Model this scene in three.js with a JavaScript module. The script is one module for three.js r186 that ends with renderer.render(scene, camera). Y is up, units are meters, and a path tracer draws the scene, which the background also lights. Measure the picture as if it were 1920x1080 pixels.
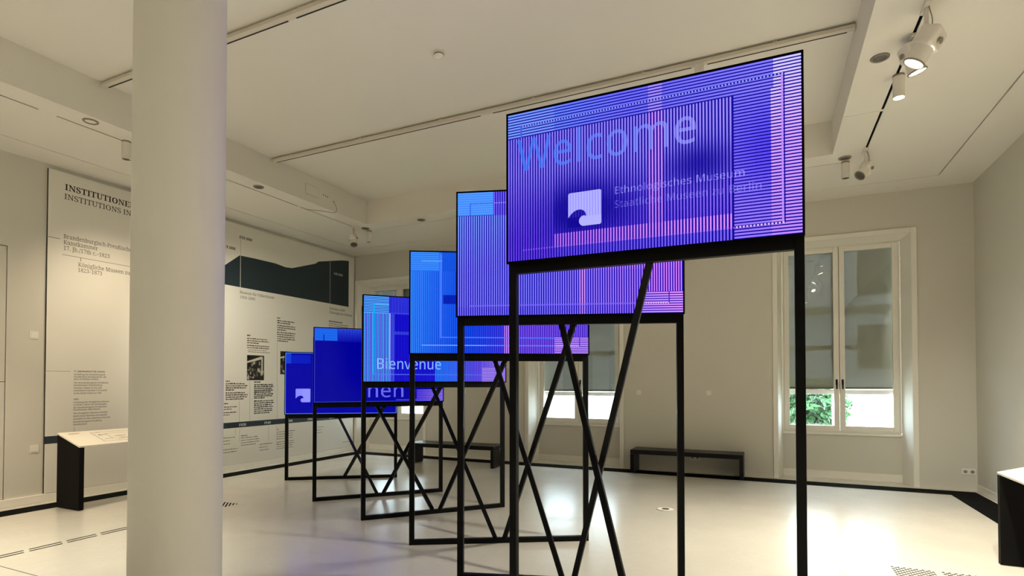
import * as THREE from 'three';
import { RoundedBoxGeometry } from 'three/addons/geometries/RoundedBoxGeometry.js';
import { mergeGeometries as mergeAll } from 'three/addons/utils/BufferGeometryUtils.js';
import { RectAreaLightUniformsLib } from 'three/addons/lights/RectAreaLightUniformsLib.js';

// ---------------------------------------------------------------- camera, sky, exposure
const scene = new THREE.Scene();
RectAreaLightUniformsLib.init();
const FOCAL = 1040.07, HORIZON = 697.28;                       // pixels of the 1920 x 1080 frame (rising-front lens)
const camera = new THREE.PerspectiveCamera(2 * Math.atan(HORIZON / FOCAL) * 180 / Math.PI, 16 / 9, 0.05, 200);
const fullH = 2 * HORIZON, fullW = fullH * 16 / 9;
camera.setViewOffset(fullW, fullH, (fullW - 1920) / 2, 0, 1920, 1080);
camera.rotation.order = 'YXZ';
camera.position.set(0, 1.6, 0);
camera.rotation.set(0.0179, 0.4337, 0);
camera.updateMatrixWorld();
camera.updateProjectionMatrix();

scene.background = new THREE.Color(0.70, 0.89, 1.0);           // overcast daylight beyond the windows
scene.backgroundIntensity = 18;

const renderer = new THREE.WebGLRenderer({ antialias: true });
renderer.toneMapping = THREE.LinearToneMapping;
renderer.toneMappingExposure = 1.1;
renderer.shadowMap.enabled = true;

const LAMP_WARM = new THREE.Color(1.0, 0.89, 0.71), LAMP_NEUTRAL = new THREE.Color(1.0, 0.955, 0.80);
const LAMP_POWER = 1.8;

// ---------------------------------------------------------------- the room in metres
const XL = -8.84, XR = 2.763, ZB = -10.259, ZF = 6.16, HC = 4.551, HR = 4.991;
const XIL = -6.821, XIR = 0.771, ZIB = -8.232, ZIF = 4.13;    // inner edge of the lowered ceiling ring
const PANEL_X = -8.805;

// ---------------------------------------------------------------- small tools
let seed = 7;
const rnd = () => { seed = (seed * 1664525 + 1013904223) >>> 0; return seed / 4294967296; };
const used = new Map();
const numbered = (n) => { const k = used.get(n) ?? 0; used.set(n, k + 1); return k ? `${n}_${String(k).padStart(3, '0')}` : n; };
function tag(o, label, category, group, kind) {
  o.userData = { label, category };
  if (group) o.userData.group = group;
  if (kind) o.userData.kind = kind;
  return o;
}
function shadows(o) { o.traverse((m) => { if (m.isMesh) { m.castShadow = true; m.receiveShadow = true; } }); return o; }
function thing(name, label, category, [x, y, z] = [0, 0, 0], turn = 0, group) {
  const o = new THREE.Group(); o.name = numbered(name); o.position.set(x, y, z); o.rotation.y = turn;
  scene.add(o); return tag(o, label, category, group);
}
function mesh(name, geo, mat, parent) {
  const m = new THREE.Mesh(geo, mat); m.name = name; m.castShadow = m.receiveShadow = true;
  parent.add(m); return m;
}
function struct(name, geo, mat) { const m = mesh(name, geo, mat, scene); m.userData = { kind: 'structure' }; return m; }
function structGroup(name) { const g = new THREE.Group(); g.name = name; g.userData = { kind: 'structure' }; scene.add(g); return g; }
// box from corner to corner
function span(x0, x1, y0, y1, z0, z1, r = 0) {
  const w = Math.abs(x1 - x0), h = Math.abs(y1 - y0), d = Math.abs(z1 - z0);
  const g = r ? new RoundedBoxGeometry(w, h, d, 2, r) : new THREE.BoxGeometry(w, h, d);
  if (!r) { // uv in metres
    const p = g.attributes.position, n = g.attributes.normal, u = g.attributes.uv;
    for (let i = 0; i < p.count; i++) {
      const X = p.getX(i), Y = p.getY(i), Z = p.getZ(i);
      if (Math.abs(n.getY(i)) > 0.5) u.setXY(i, X, Z); else if (Math.abs(n.getX(i)) > 0.5) u.setXY(i, Z, Y); else u.setXY(i, X, Y);
    }
  }
  return g.translate((x0 + x1) / 2, (y0 + y1) / 2, (z0 + z1) / 2);
}
function bar(a, b, t, spin = 0) { // square tube between two points
  const d = new THREE.Vector3().subVectors(b, a), L = d.length();
  const g = new RoundedBoxGeometry(t, L, t, 2, t * 0.08);
  g.rotateY(spin);
  const q = new THREE.Quaternion().setFromUnitVectors(new THREE.Vector3(0, 1, 0), d.normalize());
  return g.applyQuaternion(q).translate((a.x + b.x) / 2, (a.y + b.y) / 2, (a.z + b.z) / 2);
}
function tube(pts, r, seg = 24) { return new THREE.TubeGeometry(new THREE.CatmullRomCurve3(pts.map((p) => new THREE.Vector3(...p))), seg, r, 6); }
const mergeGeometries = (list) => mergeAll(list.map((g) => (g.index ? g.toNonIndexed() : g)));

// ---------------------------------------------------------------- procedural textures
function noiseTexture(size, draw, srgb) {
  const data = new Uint8Array(size * size * 4);
  for (let j = 0; j < size; j++) for (let i = 0; i < size; i++) {
    const c = draw(i / size, j / size); const k = (j * size + i) * 4;
    data[k] = c[0]; data[k + 1] = c[1]; data[k + 2] = c[2]; data[k + 3] = 255;
  }
  const t = new THREE.DataTexture(data, size, size);
  t.wrapS = t.wrapT = THREE.RepeatWrapping; t.magFilter = THREE.LinearFilter; t.minFilter = THREE.LinearFilter;
  if (srgb) t.colorSpace = THREE.SRGBColorSpace;
  t.needsUpdate = true; return t;
}
function tileNoise(cells) { // value noise that tiles
  const g = []; for (let i = 0; i < cells * cells; i++) g.push(rnd());
  const s = (t) => t * t * (3 - 2 * t);
  return (u, v) => {
    const x = u * cells, y = v * cells, i = Math.floor(x), j = Math.floor(y), a = s(x - i), b = s(y - j);
    const at = (p, q) => g[((q % cells + cells) % cells) * cells + ((p % cells + cells) % cells)];
    return (at(i, j) * (1 - a) + at(i + 1, j) * a) * (1 - b) + (at(i, j + 1) * (1 - a) + at(i + 1, j + 1) * a) * b;
  };
}
const n4 = tileNoise(4), n11 = tileNoise(11), n31 = tileNoise(31), n97 = tileNoise(97), n200 = tileNoise(200);
const plasterBump = noiseTexture(512, (u, v) => { const k = 255 * (0.35 * n31(u, v) + 0.35 * n97(u, v) + 0.3 * n200(u, v)); return [k, k, k]; });
plasterBump.repeat.set(0.8, 0.8);
const resinTone = noiseTexture(512, (u, v) => {
  const k = 0.5 * n4(u, v) + 0.3 * n11(u, v) + 0.2 * n31(u, v), f = 0.95 + 0.09 * (k - 0.5) + 0.02 * (n200(u, v) - 0.5);
  return [218 * f, 213 * f, 200 * f];
}, true);
resinTone.repeat.set(0.16, 0.16);
const resinGloss = noiseTexture(512, (u, v) => { const k = 255 * Math.min(1, Math.max(0, 0.36 + 0.10 * (n11(u, v) - 0.5) + 0.06 * (n97(u, v) - 0.5))); return [k, k, k]; });
resinGloss.repeat.set(0.3, 0.3);

const paint = (hex, rough = 0.85, bump = 0.0008) => new THREE.MeshStandardMaterial({ color: hex, roughness: rough, bumpMap: plasterBump, bumpScale: bump });
const M = {
  wall: paint('#d6d2c6'),
  ceiling: paint('#e6e2d8', 0.9, 0.0006),
  trim: new THREE.MeshStandardMaterial({ color: '#efebe0', roughness: 0.5 }),
  column: paint('#dedad0', 0.6, 0.0008),
  floor: new THREE.MeshPhysicalMaterial({ color: '#ffffff', map: resinTone, roughness: 0.55, clearcoat: 1.0, clearcoatRoughness: 0.62, clearcoatRoughnessMap: resinGloss }),
  blackChannel: new THREE.MeshPhysicalMaterial({ color: '#050504', roughness: 0.85, specularIntensity: 0.15 }),
  groove: new THREE.MeshStandardMaterial({ color: '#2a251e', roughness: 0.9 }),
  blackSteel: new THREE.MeshPhysicalMaterial({ color: '#030303', roughness: 0.5, specularIntensity: 0.3 }),
  screenCase: new THREE.MeshPhysicalMaterial({ color: '#020202', roughness: 0.85, specularIntensity: 0.1 }),
  blackLacquer: new THREE.MeshPhysicalMaterial({ color: '#060506', roughness: 0.35, specularIntensity: 0.5 }),
  blackMatt: new THREE.MeshPhysicalMaterial({ color: '#040303', roughness: 0.7, specularIntensity: 0.3 }),
  lampWhite: new THREE.MeshStandardMaterial({ color: '#e6e0d6', roughness: 0.45 }),
  trackBeige: new THREE.MeshStandardMaterial({ color: '#d6cebf', roughness: 0.6 }),
  lampGrey: new THREE.MeshStandardMaterial({ color: '#8d8578', roughness: 0.5 }),
  steel: new THREE.MeshStandardMaterial({ color: '#b9b4a8', roughness: 0.35, metalness: 0.8 }),
  glow: new THREE.MeshStandardMaterial({ color: '#fff4e0', emissive: new THREE.Color(1, 0.9, 0.72), emissiveIntensity: 18, roughness: 0.4 }),
  lensOff: new THREE.MeshStandardMaterial({ color: '#5e5a50', roughness: 0.25 }),
  plastic: new THREE.MeshStandardMaterial({ color: '#ece8de', roughness: 0.4 }),
  glass: new THREE.MeshPhysicalMaterial({ color: '#ffffff', roughness: 0.0, transmission: 1, thickness: 0, ior: 1.5 }),
  blind: new THREE.MeshStandardMaterial({ color: '#8f917e', roughness: 0.95, transparent: true, opacity: 0.91, side: THREE.DoubleSide }),
  board: new THREE.MeshStandardMaterial({ color: '#17150f', roughness: 0.7 }),
};

// ---------------------------------------------------------------- floor
const floor = struct('floor', span(XL - 0.3, XR + 0.3, -0.25, 0, ZB - 0.65, ZF + 0.3), M.floor);
const inlay = (name, x0, x1, z0, z1, mat = M.groove, top = 0.0012) => mesh(name, span(x0, x1, -0.02, top, z0, z1), mat, floor);
inlay('joint', -8.25, -3.2, -2.532, -2.526);
for (const x of [-6.352, -6.425]) for (let k = 0; k < 9; k++) {
  const z1 = -2.555 - 0.312 * (k - 3) + (x < -6.4 ? -0.03 : 0); inlay('slot', x - 0.012, x + 0.012, z1 - 0.268, z1, M.blackChannel);
}
// black channel that runs round the floor near the walls
struct('trim_1', span(-8.6, 2.70, -0.02, 0.003, -10.12, -9.755), M.blackChannel);
struct('trim_2', span(-8.6, -8.26, -0.02, 0.003, -9.755, ZF - 0.5), M.blackChannel);
struct('trim_3', span(2.33, 2.70, -0.02, 0.003, -9.755, ZF - 0.5), M.blackChannel);

// ---------------------------------------------------------------- walls
{
  const w = new THREE.Shape([[ZF + 0.3, 0], [ZF + 0.3, HR + 0.3], [ZB - 0.65, HR + 0.3], [ZB - 0.65, 0]].map(([z, y]) => new THREE.Vector2(-z, y)));
  w.holes.push(new THREE.Path([[-3.708, 0.1], [-3.708, 3.345], [-2.2, 3.345], [-2.2, 0.1]].map(([z, y]) => new THREE.Vector2(-z, y))));
  struct('wall_left', new THREE.ExtrudeGeometry(w, { depth: 0.3, bevelEnabled: false }).rotateY(Math.PI / 2).translate(XL - 0.3, 0, 0), M.wall);
}
struct('wall_right', span(XR, XR + 0.3, 0, HR + 0.3, ZB - 0.65, ZF + 0.3), M.wall);
struct('wall_front', span(XL, XR, 0, HR + 0.3, ZF, ZF + 0.3), M.wall);
const WIN = [-7.82, -3.455, 1.062], NICHE = 0.925, NICHE_TOP = 3.895, FRAME = 0.83, FRAME_Z = ZB - 0.36;
{
  const s = new THREE.Shape(); s.moveTo(XL, 0);
  for (const c of WIN) { s.lineTo(c - NICHE, 0); s.lineTo(c - NICHE, NICHE_TOP); s.lineTo(c + NICHE, NICHE_TOP); s.lineTo(c + NICHE, 0); }
  s.lineTo(XR, 0); s.lineTo(XR, HR + 0.3); s.lineTo(XL, HR + 0.3); s.closePath();
  struct('wall_back', new THREE.ExtrudeGeometry(s, { depth: 0.62, bevelEnabled: false }).translate(0, 0, ZB - 0.62), M.wall);
}
// skirting
struct('baseboard_left', span(XL, XL + 0.05, 0, 0.1, ZB, ZF, 0.004), M.trim);
struct('baseboard_right', span(XR - 0.012, XR, 0, 0.1, ZB, ZF, 0.004), M.trim);
{
  const g = []; let x = XL + 0.05;
  for (const c of WIN) { if (c - 1.0 > x) g.push(span(x, c - 1.0, 0, 0.1, ZB, ZB + 0.012)); x = c + 1.0; }
  g.push(span(x, XR - 0.012, 0, 0.1, ZB, ZB + 0.012));
  struct('baseboard_back', mergeGeometries(g), M.wall);
}
// flush door in the left wall
{
  const d = structGroup('door_1');
  mesh('door_back', span(XL - 0.34, XL - 0.3, 0.05, 3.4, -3.75, -2.15), M.wall, d);
  mesh('door_leaf', span(XL - 0.05, XL, 0.106, 1.598, -3.698, -2.21), M.wall, d);
  mesh('door_leaf', span(XL - 0.05, XL, 1.606, 3.335, -3.698, -2.21), M.wall, d);
}

// ---------------------------------------------------------------- ceiling: lowered ring round a recessed field
struct('ceiling', span(XIL - 0.05, XIR + 0.05, HR, HR + 0.3, ZIB - 0.05, ZIF + 0.05), M.ceiling);
const LAYER = 0.1;
{
  const P = (x, z) => new THREE.Vector2(x, -z), rect = (x0, x1, z0, z1) => new THREE.Path([P(x0, z0), P(x1, z0), P(x1, z1), P(x0, z1)]);
  const ring = new THREE.Shape([P(XL, ZF), P(XR, ZF), P(XR, ZB), P(XL, ZB)]);
  ring.holes.push(rect(XIL, XIR, ZIB, ZIF));
  ring.holes.push(new THREE.Path([P(-8.302, 4.5), P(-8.302, -9.714), P(2.231, -9.714), P(2.231, 4.5), P(2.214, 4.5), P(2.214, -9.70), P(-8.288, -9.70), P(-8.288, 4.5)]));   // joint near the walls
  for (const [a, b] of [[-3.25, 4.0], [-4.13, -3.42], [-6.9, -4.3], [-8.33, -6.95]]) ring.holes.push(rect(-7.172, -7.146, a, b));     // slots that carry the lamps
  for (const [a, b] of [[-5.2, 4.0], [-5.7, -5.3], [-7.1, -5.85], [-8.28, -7.14]]) ring.holes.push(rect(1.126, 1.152, a, b));
  ring.holes.push(rect(-6.95, 1.0, -8.610, -8.590)); ring.holes.push(rect(XIR + 0.004, 1.118, -7.124, -7.117));
  struct('ceiling_001', new THREE.ExtrudeGeometry(ring, { depth: LAYER, bevelEnabled: false }).rotateX(-Math.PI / 2).translate(0, HC, 0), M.ceiling);
}
const above = HC + LAYER;
struct('ceiling_002', span(XL, XIL, above, HR + 0.3, ZB, ZF), M.ceiling); struct('ceiling_003', span(XIR, XR, above, HR + 0.3, ZB, ZF), M.ceiling);
struct('ceiling_004', span(XIL, XIR, above, HR + 0.3, ZB, ZIB), M.ceiling); struct('ceiling_005', span(XIL, XIR, above, HR + 0.3, ZIF, ZF), M.ceiling);
// black conductor rails inside the slots
struct('trim_4', span(-7.170, -7.148, HC + 0.008, above, -8.33, 4.0), M.blackChannel); struct('trim_5', span(1.128, 1.150, HC + 0.008, above, -8.28, 4.0), M.blackChannel);

// ---------------------------------------------------------------- column
{
  const c = structGroup('column');
  mesh('shaft', new THREE.CylinderGeometry(0.229, 0.229, HR, 96, 1).translate(0, HR / 2, 0), M.column, c);
  c.position.set(-3.02, 0, -2.045);
}

// ---------------------------------------------------------------- windows in their niches
function frameBars(x0, x1, y0, y1, z0, z1, t) {
  return mergeGeometries([span(x0, x0 + t, y0, y1, z0, z1, 0.006), span(x1 - t, x1, y0, y1, z0, z1, 0.006), span(x0 + t, x1 - t, y0, y0 + t, z0, z1, 0.006), span(x0 + t, x1 - t, y1 - t, y1, z0, z1, 0.006)]);
}
const CO = 1.0;   // half width over the casing
WIN.forEach((c, i) => {
  const w = structGroup(`window_${i + 1}`);
  // casing on the wall
  const cz = ZB + 0.022;
  mesh('casing', span(c - CO, c - NICHE, 0, 3.97, ZB, cz, 0.006), M.trim, w);
  mesh('casing', span(c + NICHE, c + CO, 0, 3.97, ZB, cz, 0.006), M.trim, w);
  mesh('casing', span(c - NICHE, c + NICHE, NICHE_TOP, 3.97, ZB, cz, 0.006), M.trim, w);
  // splayed reveals
  const fz = FRAME_Z, half = 0.85;
  for (const s of [-1, 1]) {
    const sh = new THREE.Shape([[NICHE, 0], [NICHE, ZB - fz], [half, ZB - fz]].map(([x, y]) => new THREE.Vector2(s * x, y)));
    mesh('reveal', new THREE.ExtrudeGeometry(sh, { depth: NICHE_TOP, bevelEnabled: false }).rotateX(-Math.PI / 2).translate(c, 0, ZB), M.trim, w);
  }
  const top = new THREE.Shape([[0, NICHE_TOP], [ZB - fz, NICHE_TOP], [ZB - fz, 3.86]].map(([x, y]) => new THREE.Vector2(x, y)));
  mesh('reveal', new THREE.ExtrudeGeometry(top, { depth: 2 * NICHE, bevelEnabled: false }).rotateY(Math.PI / 2).translate(c - NICHE, 0, ZB), M.trim, w);
  // breast below the sill with its skirting
  mesh('breast', span(c - half - 0.07, c + half + 0.07, 0, 0.72, fz - 0.24, fz), M.wall, w);
  mesh('skirting', span(c - half, c + half, 0, 0.12, fz, fz + 0.012), M.trim, w);
  mesh('sill', span(c - half - 0.005, c + half + 0.005, 0.72, 0.765, fz - 0.24, fz + 0.03, 0.008), M.trim, w);
  // frame, two inner sashes with glass and handles
  mesh('frame', frameBars(c - half, c + half, 0.765, 3.87, fz - 0.06, fz, 0.03), M.trim, w);
  for (const s of [-1, 1]) {
    const a = s < 0 ? c - FRAME + 0.01 : c + 0.004, b = s < 0 ? c - 0.004 : c + FRAME - 0.01;
    const sash = mesh('sash', frameBars(a, b, 0.795, 3.84, fz - 0.05, fz + 0.012, 0.078), M.trim, w);
    mesh('glass_pane', span(a + 0.07, b - 0.07, 0.865, 3.77, fz - 0.022, fz - 0.018), M.glass, sash);
    const hx = c + s * 0.043;
    mesh('handle', mergeGeometries([span(hx - 0.014, hx + 0.014, 1.55, 1.64, fz + 0.012, fz + 0.022, 0.004), span(hx - 0.01, hx + 0.01, 1.48, 1.62, fz + 0.03, fz + 0.05, 0.004), span(hx - 0.008, hx + 0.008, 1.59, 1.61, fz + 0.02, fz + 0.035)]), M.blackSteel, sash);
  }
  // outer window
  const oz = ZB - 0.60;
  for (const s of [-1, 1]) {
    const a = s < 0 ? c - 0.90 : c + 0.003, b = s < 0 ? c - 0.003 : c + 0.90;
    const sash = mesh('outer_sash', frameBars(a, b, 0.765, 3.88, oz - 0.05, oz, 0.085), M.trim, w);
    mesh('glass_pane', span(a + 0.08, b - 0.08, 0.845, 3.80, oz - 0.027, oz - 0.023), M.glass, sash);
  }
  mesh('transom', span(c - 0.815, c + 0.815, 2.14, 2.22, oz - 0.052, oz + 0.002, 0.006), M.trim, w);
});
// roller blinds between the two window layers
['left', 'middle', 'right'].forEach((_, i) => {
  const c = WIN[i], y = [1.36, 1.42, 1.49][i], z = ZB - 0.47;
  const b = thing('roller_blind', [
    'grey-green mesh roller blind in the window beside the timeline wall', 'grey-green mesh roller blind in the window between the two black benches', 'grey-green mesh roller blind in the window nearest the bare side wall'][i], 'blind', [c, y, z], 0, 'roller blinds in the windows');
  mesh('fabric', span(-0.80, 0.80, 0.02, 3.83 - y, -0.001, 0.001), M.blind, b);
  mesh('weight_bar', span(-0.80, 0.80, -0.012, 0.022, -0.012, 0.012, 0.006), M.lensOff, b);
  mesh('hem_rail', span(-0.80, 0.80, -0.10, -0.022, -0.014, 0.014, 0.006), M.trim, b);
  mesh('roller', new THREE.CylinderGeometry(0.03, 0.03, 1.62, 24).rotateZ(Math.PI / 2).translate(0, 3.85 - y, 0), M.lampGrey, b);
});

// ---------------------------------------------------------------- outside
struct('ground', span(-60, 50, -4.3, -4, -70, -11.2), new THREE.MeshStandardMaterial({ color: '#bdb7aa', roughness: 0.95 }));
{
  const b = thing('office_building', 'pale rendered building with red brick panels across the street', 'building', [0, -4, -30]);
  mesh('wall', span(-55, 45, 0, 18, -6, 0), new THREE.MeshStandardMaterial({ color: '#e3e6e8', roughness: 0.9 }), b);
  const red = new THREE.MeshStandardMaterial({ color: '#8a5448', roughness: 0.9 }), dark = new THREE.MeshStandardMaterial({ color: '#4c545a', roughness: 0.2 });
  for (const x of [-42, -34, -26, 4.45, 12, 20]) {
    for (const [y, h] of [[3.55, 0.42], [4.55, 0.45]]) mesh('brick_panel', span(x - 0.28, x + 0.28, y - h / 2, y + h / 2, 0, 0.04), red, b);
    for (const y of [7.2, 10.6, 14]) { const f = mesh('window_frame', span(x - 0.8, x + 0.8, y - 1.1, y + 1.1, 0, 0.06), M.trim, b); mesh('pane', span(x - 0.72, x + 0.72, y - 1.02, y + 1.02, 0.06, 0.07), dark, f); }
  }
  mesh('cornice', span(-55, 45, 8.8, 9.1, 0, 0.3), new THREE.MeshStandardMaterial({ color: '#8b877c', roughness: 0.9 }), b);
}
{
  const t = thing('leafy_tree', 'bright green leafy tree outside, seen under the blind', 'tree', [1.0, -4, -20]);
  mesh('trunk', new THREE.CylinderGeometry(0.12, 0.2, 4.2, 14).translate(0, 2.1, 0), new THREE.MeshStandardMaterial({ color: '#6a5a48', roughness: 0.95 }), t);
  const leaf = new THREE.PlaneGeometry(0.17, 0.1, 2, 1); { const p = leaf.attributes.position; for (let i = 0; i < p.count; i++) p.setZ(i, -Math.abs(p.getX(i)) * 0.3); leaf.computeVertexNormals(); }
  const g = []; const m4 = new THREE.Matrix4(), q = new THREE.Quaternion(), e = new THREE.Euler();
  for (let k = 0; k < 5200; k++) {
    const u = rnd() * 2 - 1, a = rnd() * 6.2832, r = 1.15 * Math.pow(0.3 + 0.7 * rnd(), 0.5) * (0.85 + 0.25 * Math.sin(a * 5 + u * 7)), s = Math.sqrt(1 - u * u);
    q.setFromEuler(e.set((rnd() - 0.5) * 1.6 - 0.9, rnd() * 6.28, (rnd() - 0.5)));
    m4.compose(new THREE.Vector3(r * s * Math.cos(a) * 1.1, 4.75 + r * u * 0.85, r * s * Math.sin(a)), q, new THREE.Vector3(1, 1, 1).multiplyScalar(0.7 + rnd() * 0.7));
    g.push(leaf.clone().applyMatrix4(m4));
  }
  const f = mesh('foliage', mergeGeometries(g), new THREE.MeshPhysicalMaterial({ color: '#2b5826', roughness: 0.9, transmission: 0.25, thickness: 0, side: THREE.DoubleSide }), t);
  f.userData.kind = 'stuff';
}

// ---------------------------------------------------------------- printed timeline wall
function canvasTexture(w, h, draw) {
  const c = document.createElement('canvas'); c.width = w; c.height = h; draw(c.getContext('2d'), w, h);
  const t = new THREE.CanvasTexture(c); t.colorSpace = THREE.SRGBColorSpace; t.magFilter = THREE.LinearFilter; t.anisotropy = 8; return t;
}
const PB = 0.105, PT = 4.49, PZ0 = -4.125, PZM = -6.5, PZ1 = -10.2;
// ctx with metre coordinates: s = distance along the wall from z = PZ0, y = height
function wallPrint(s0, s1, draw) {
  const k = 2048 / (PT - PB), w = Math.round((s1 - s0) * k);
  return canvasTexture(Math.min(w, 2048), 2048, (x) => {
    x.fillStyle = '#e9e5da'; x.fillRect(0, 0, w, 2048);
    const X = (s) => (s - s0) * k, Y = (y) => (PT - y) * k;
    const text = (str, s, y, cap, font, col, ls = 0) => { x.font = `${font.includes('bold') ? 'bold ' : ''}${Math.round(cap * k / 0.72)}px ${font.replace('bold ', '')}`; x.fillStyle = col; try { x.letterSpacing = `${ls * k}px`; } catch { /* plain spacing */ } x.fillText(str, X(s), Y(y)); };
    const fit = (str, a, b, y, cap, font, col) => { x.save(); x.font = `${font.includes('bold') ? 'bold ' : ''}${Math.max(8, cap * k / 0.70)}px ${font.replace('bold ', '')}`; x.fillStyle = col; const w0 = x.measureText(str).width; x.translate(X(a), Y(y)); x.scale((b - a) * k / w0, 1); x.fillText(str, 0, 0); x.restore(); };
    const line = (a, b, c, d, t, col) => { x.strokeStyle = col; x.lineWidth = Math.max(1.2, t * k); x.beginPath(); x.moveTo(X(a), Y(b)); x.lineTo(X(c), Y(d)); x.stroke(); };
    const fill = (a, b, c, d, col) => { x.fillStyle = col; x.fillRect(X(a), Y(d), X(c) - X(a), Y(b) - Y(d)); };
    // lines of small print too fine to read
    const greek = (s, y, widths, gap, col, hgt = 0.02) => widths.forEach((wd, n) => { let p = s; while (p < s + wd) { const q = Math.min(p + 0.02 + rnd() * 0.055, s + wd); x.globalAlpha = 0.75 + rnd() * 0.25; fill(p, y - n * gap, q, y - n * gap + hgt * (0.8 + rnd() * 0.35), col); p = q + 0.009; } x.globalAlpha = 1; });
    const poly = (pts, col) => { x.fillStyle = col; x.beginPath(); pts.forEach(([s, y], n) => (n ? x.lineTo(X(s), Y(y)) : x.moveTo(X(s), Y(y)))); x.closePath(); x.fill(); };
    draw({ x, X, Y, k, fit, text, line, fill, greek, poly });
  });
}
const INK = '#130f0b', INK2 = '#4a3f31', SLATE = '#213038';
const leftPrint = wallPrint(0, PZ0 - PZM, ({ fit, text, line, fill }) => {
  fit('INSTITUTIONEN', 0.188, 1.135, 4.252, 0.082, 'bold serif', INK); fit('INSTITUTIONS IN', 0.182, 1.073, 4.125, 0.075, 'serif', INK);
  line(0, 3.56, 0.141, 3.56, 0.006, INK2);
  fit('Brandenburgisch-Preußische', 0.181, 1.085, 3.58, 0.056, 'serif', INK2); fit('Kunstkammer', 0.182, 0.613, 3.50, 0.056, 'serif', INK2); fit('17. Jh./17th c.–1823', 0.182, 0.777, 3.42, 0.056, 'serif', INK2);
  line(0.17, 3.352, 2.4, 3.352, 0.004, INK2); line(0.397, 3.352, 0.397, 3.30, 0.006, INK2);
  fit('Königliche Museen zu Berlin', 0.363, 1.28, 3.224, 0.056, 'serif', INK2); fit('1823–1873', 0.361, 0.677, 3.149, 0.056, 'serif', INK2);
  line(0, 1.745, 0.29, 1.745, 0.003, INK2);
  const rows = [[125, '17. Jahrhundert/17th century', 0.40, 1], [145, 'Entstehung der Brandenburgisch-', 0.41], [160, 'Preußischen Kunstkammer, die', 0.42], [175, 'dann im Berliner Schloss.', 0.32], [198, 'The Brandenburgisch-Preußische', 0.45], [214, 'Kunstkammer (Brandenburg-', 0.37], [231, 'Prussian Cabinet of Arts and', 0.36], [248, 'Curiosities) is founded. It is located', 0.43], [265, 'in the Berlin Palace in 1700.', 0.36], [303, '1823', 0.065, 1], [322, 'Gründung der Königlichen Museen', 0.46], [338, 'zu Berlin, welche die Sammlungen', 0.43], [355, 'der Brandenburgisch-Preußischen', 0.43], [370, 'Kunstkammer übernehmen.', 0.35], [392, 'The Königliche Museen zu Berlin', 0.44], [410, '(Berlin Royal Museums) are founded.', 0.44], [427, 'Included are the collections from the', 0.48], [445, 'Brandenburgisch-Preußische', 0.37], [462, 'Kunstkammer.', 0.18]];
  for (const [r, str, w, b] of rows) fit(str, 0.331, 0.331 + w, 1.738 - (r - 125) / 337 * 0.744, 0.0205, b ? 'bold serif' : 'serif', INK);
  line(0.345, 0.97, 0.345, 0.87, 0.003, INK2);
  fill(0, 0.765, 3, 0.866, SLATE);
});
const S = (z) => PZ0 - z;   // metres along the wall from its left end
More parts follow.
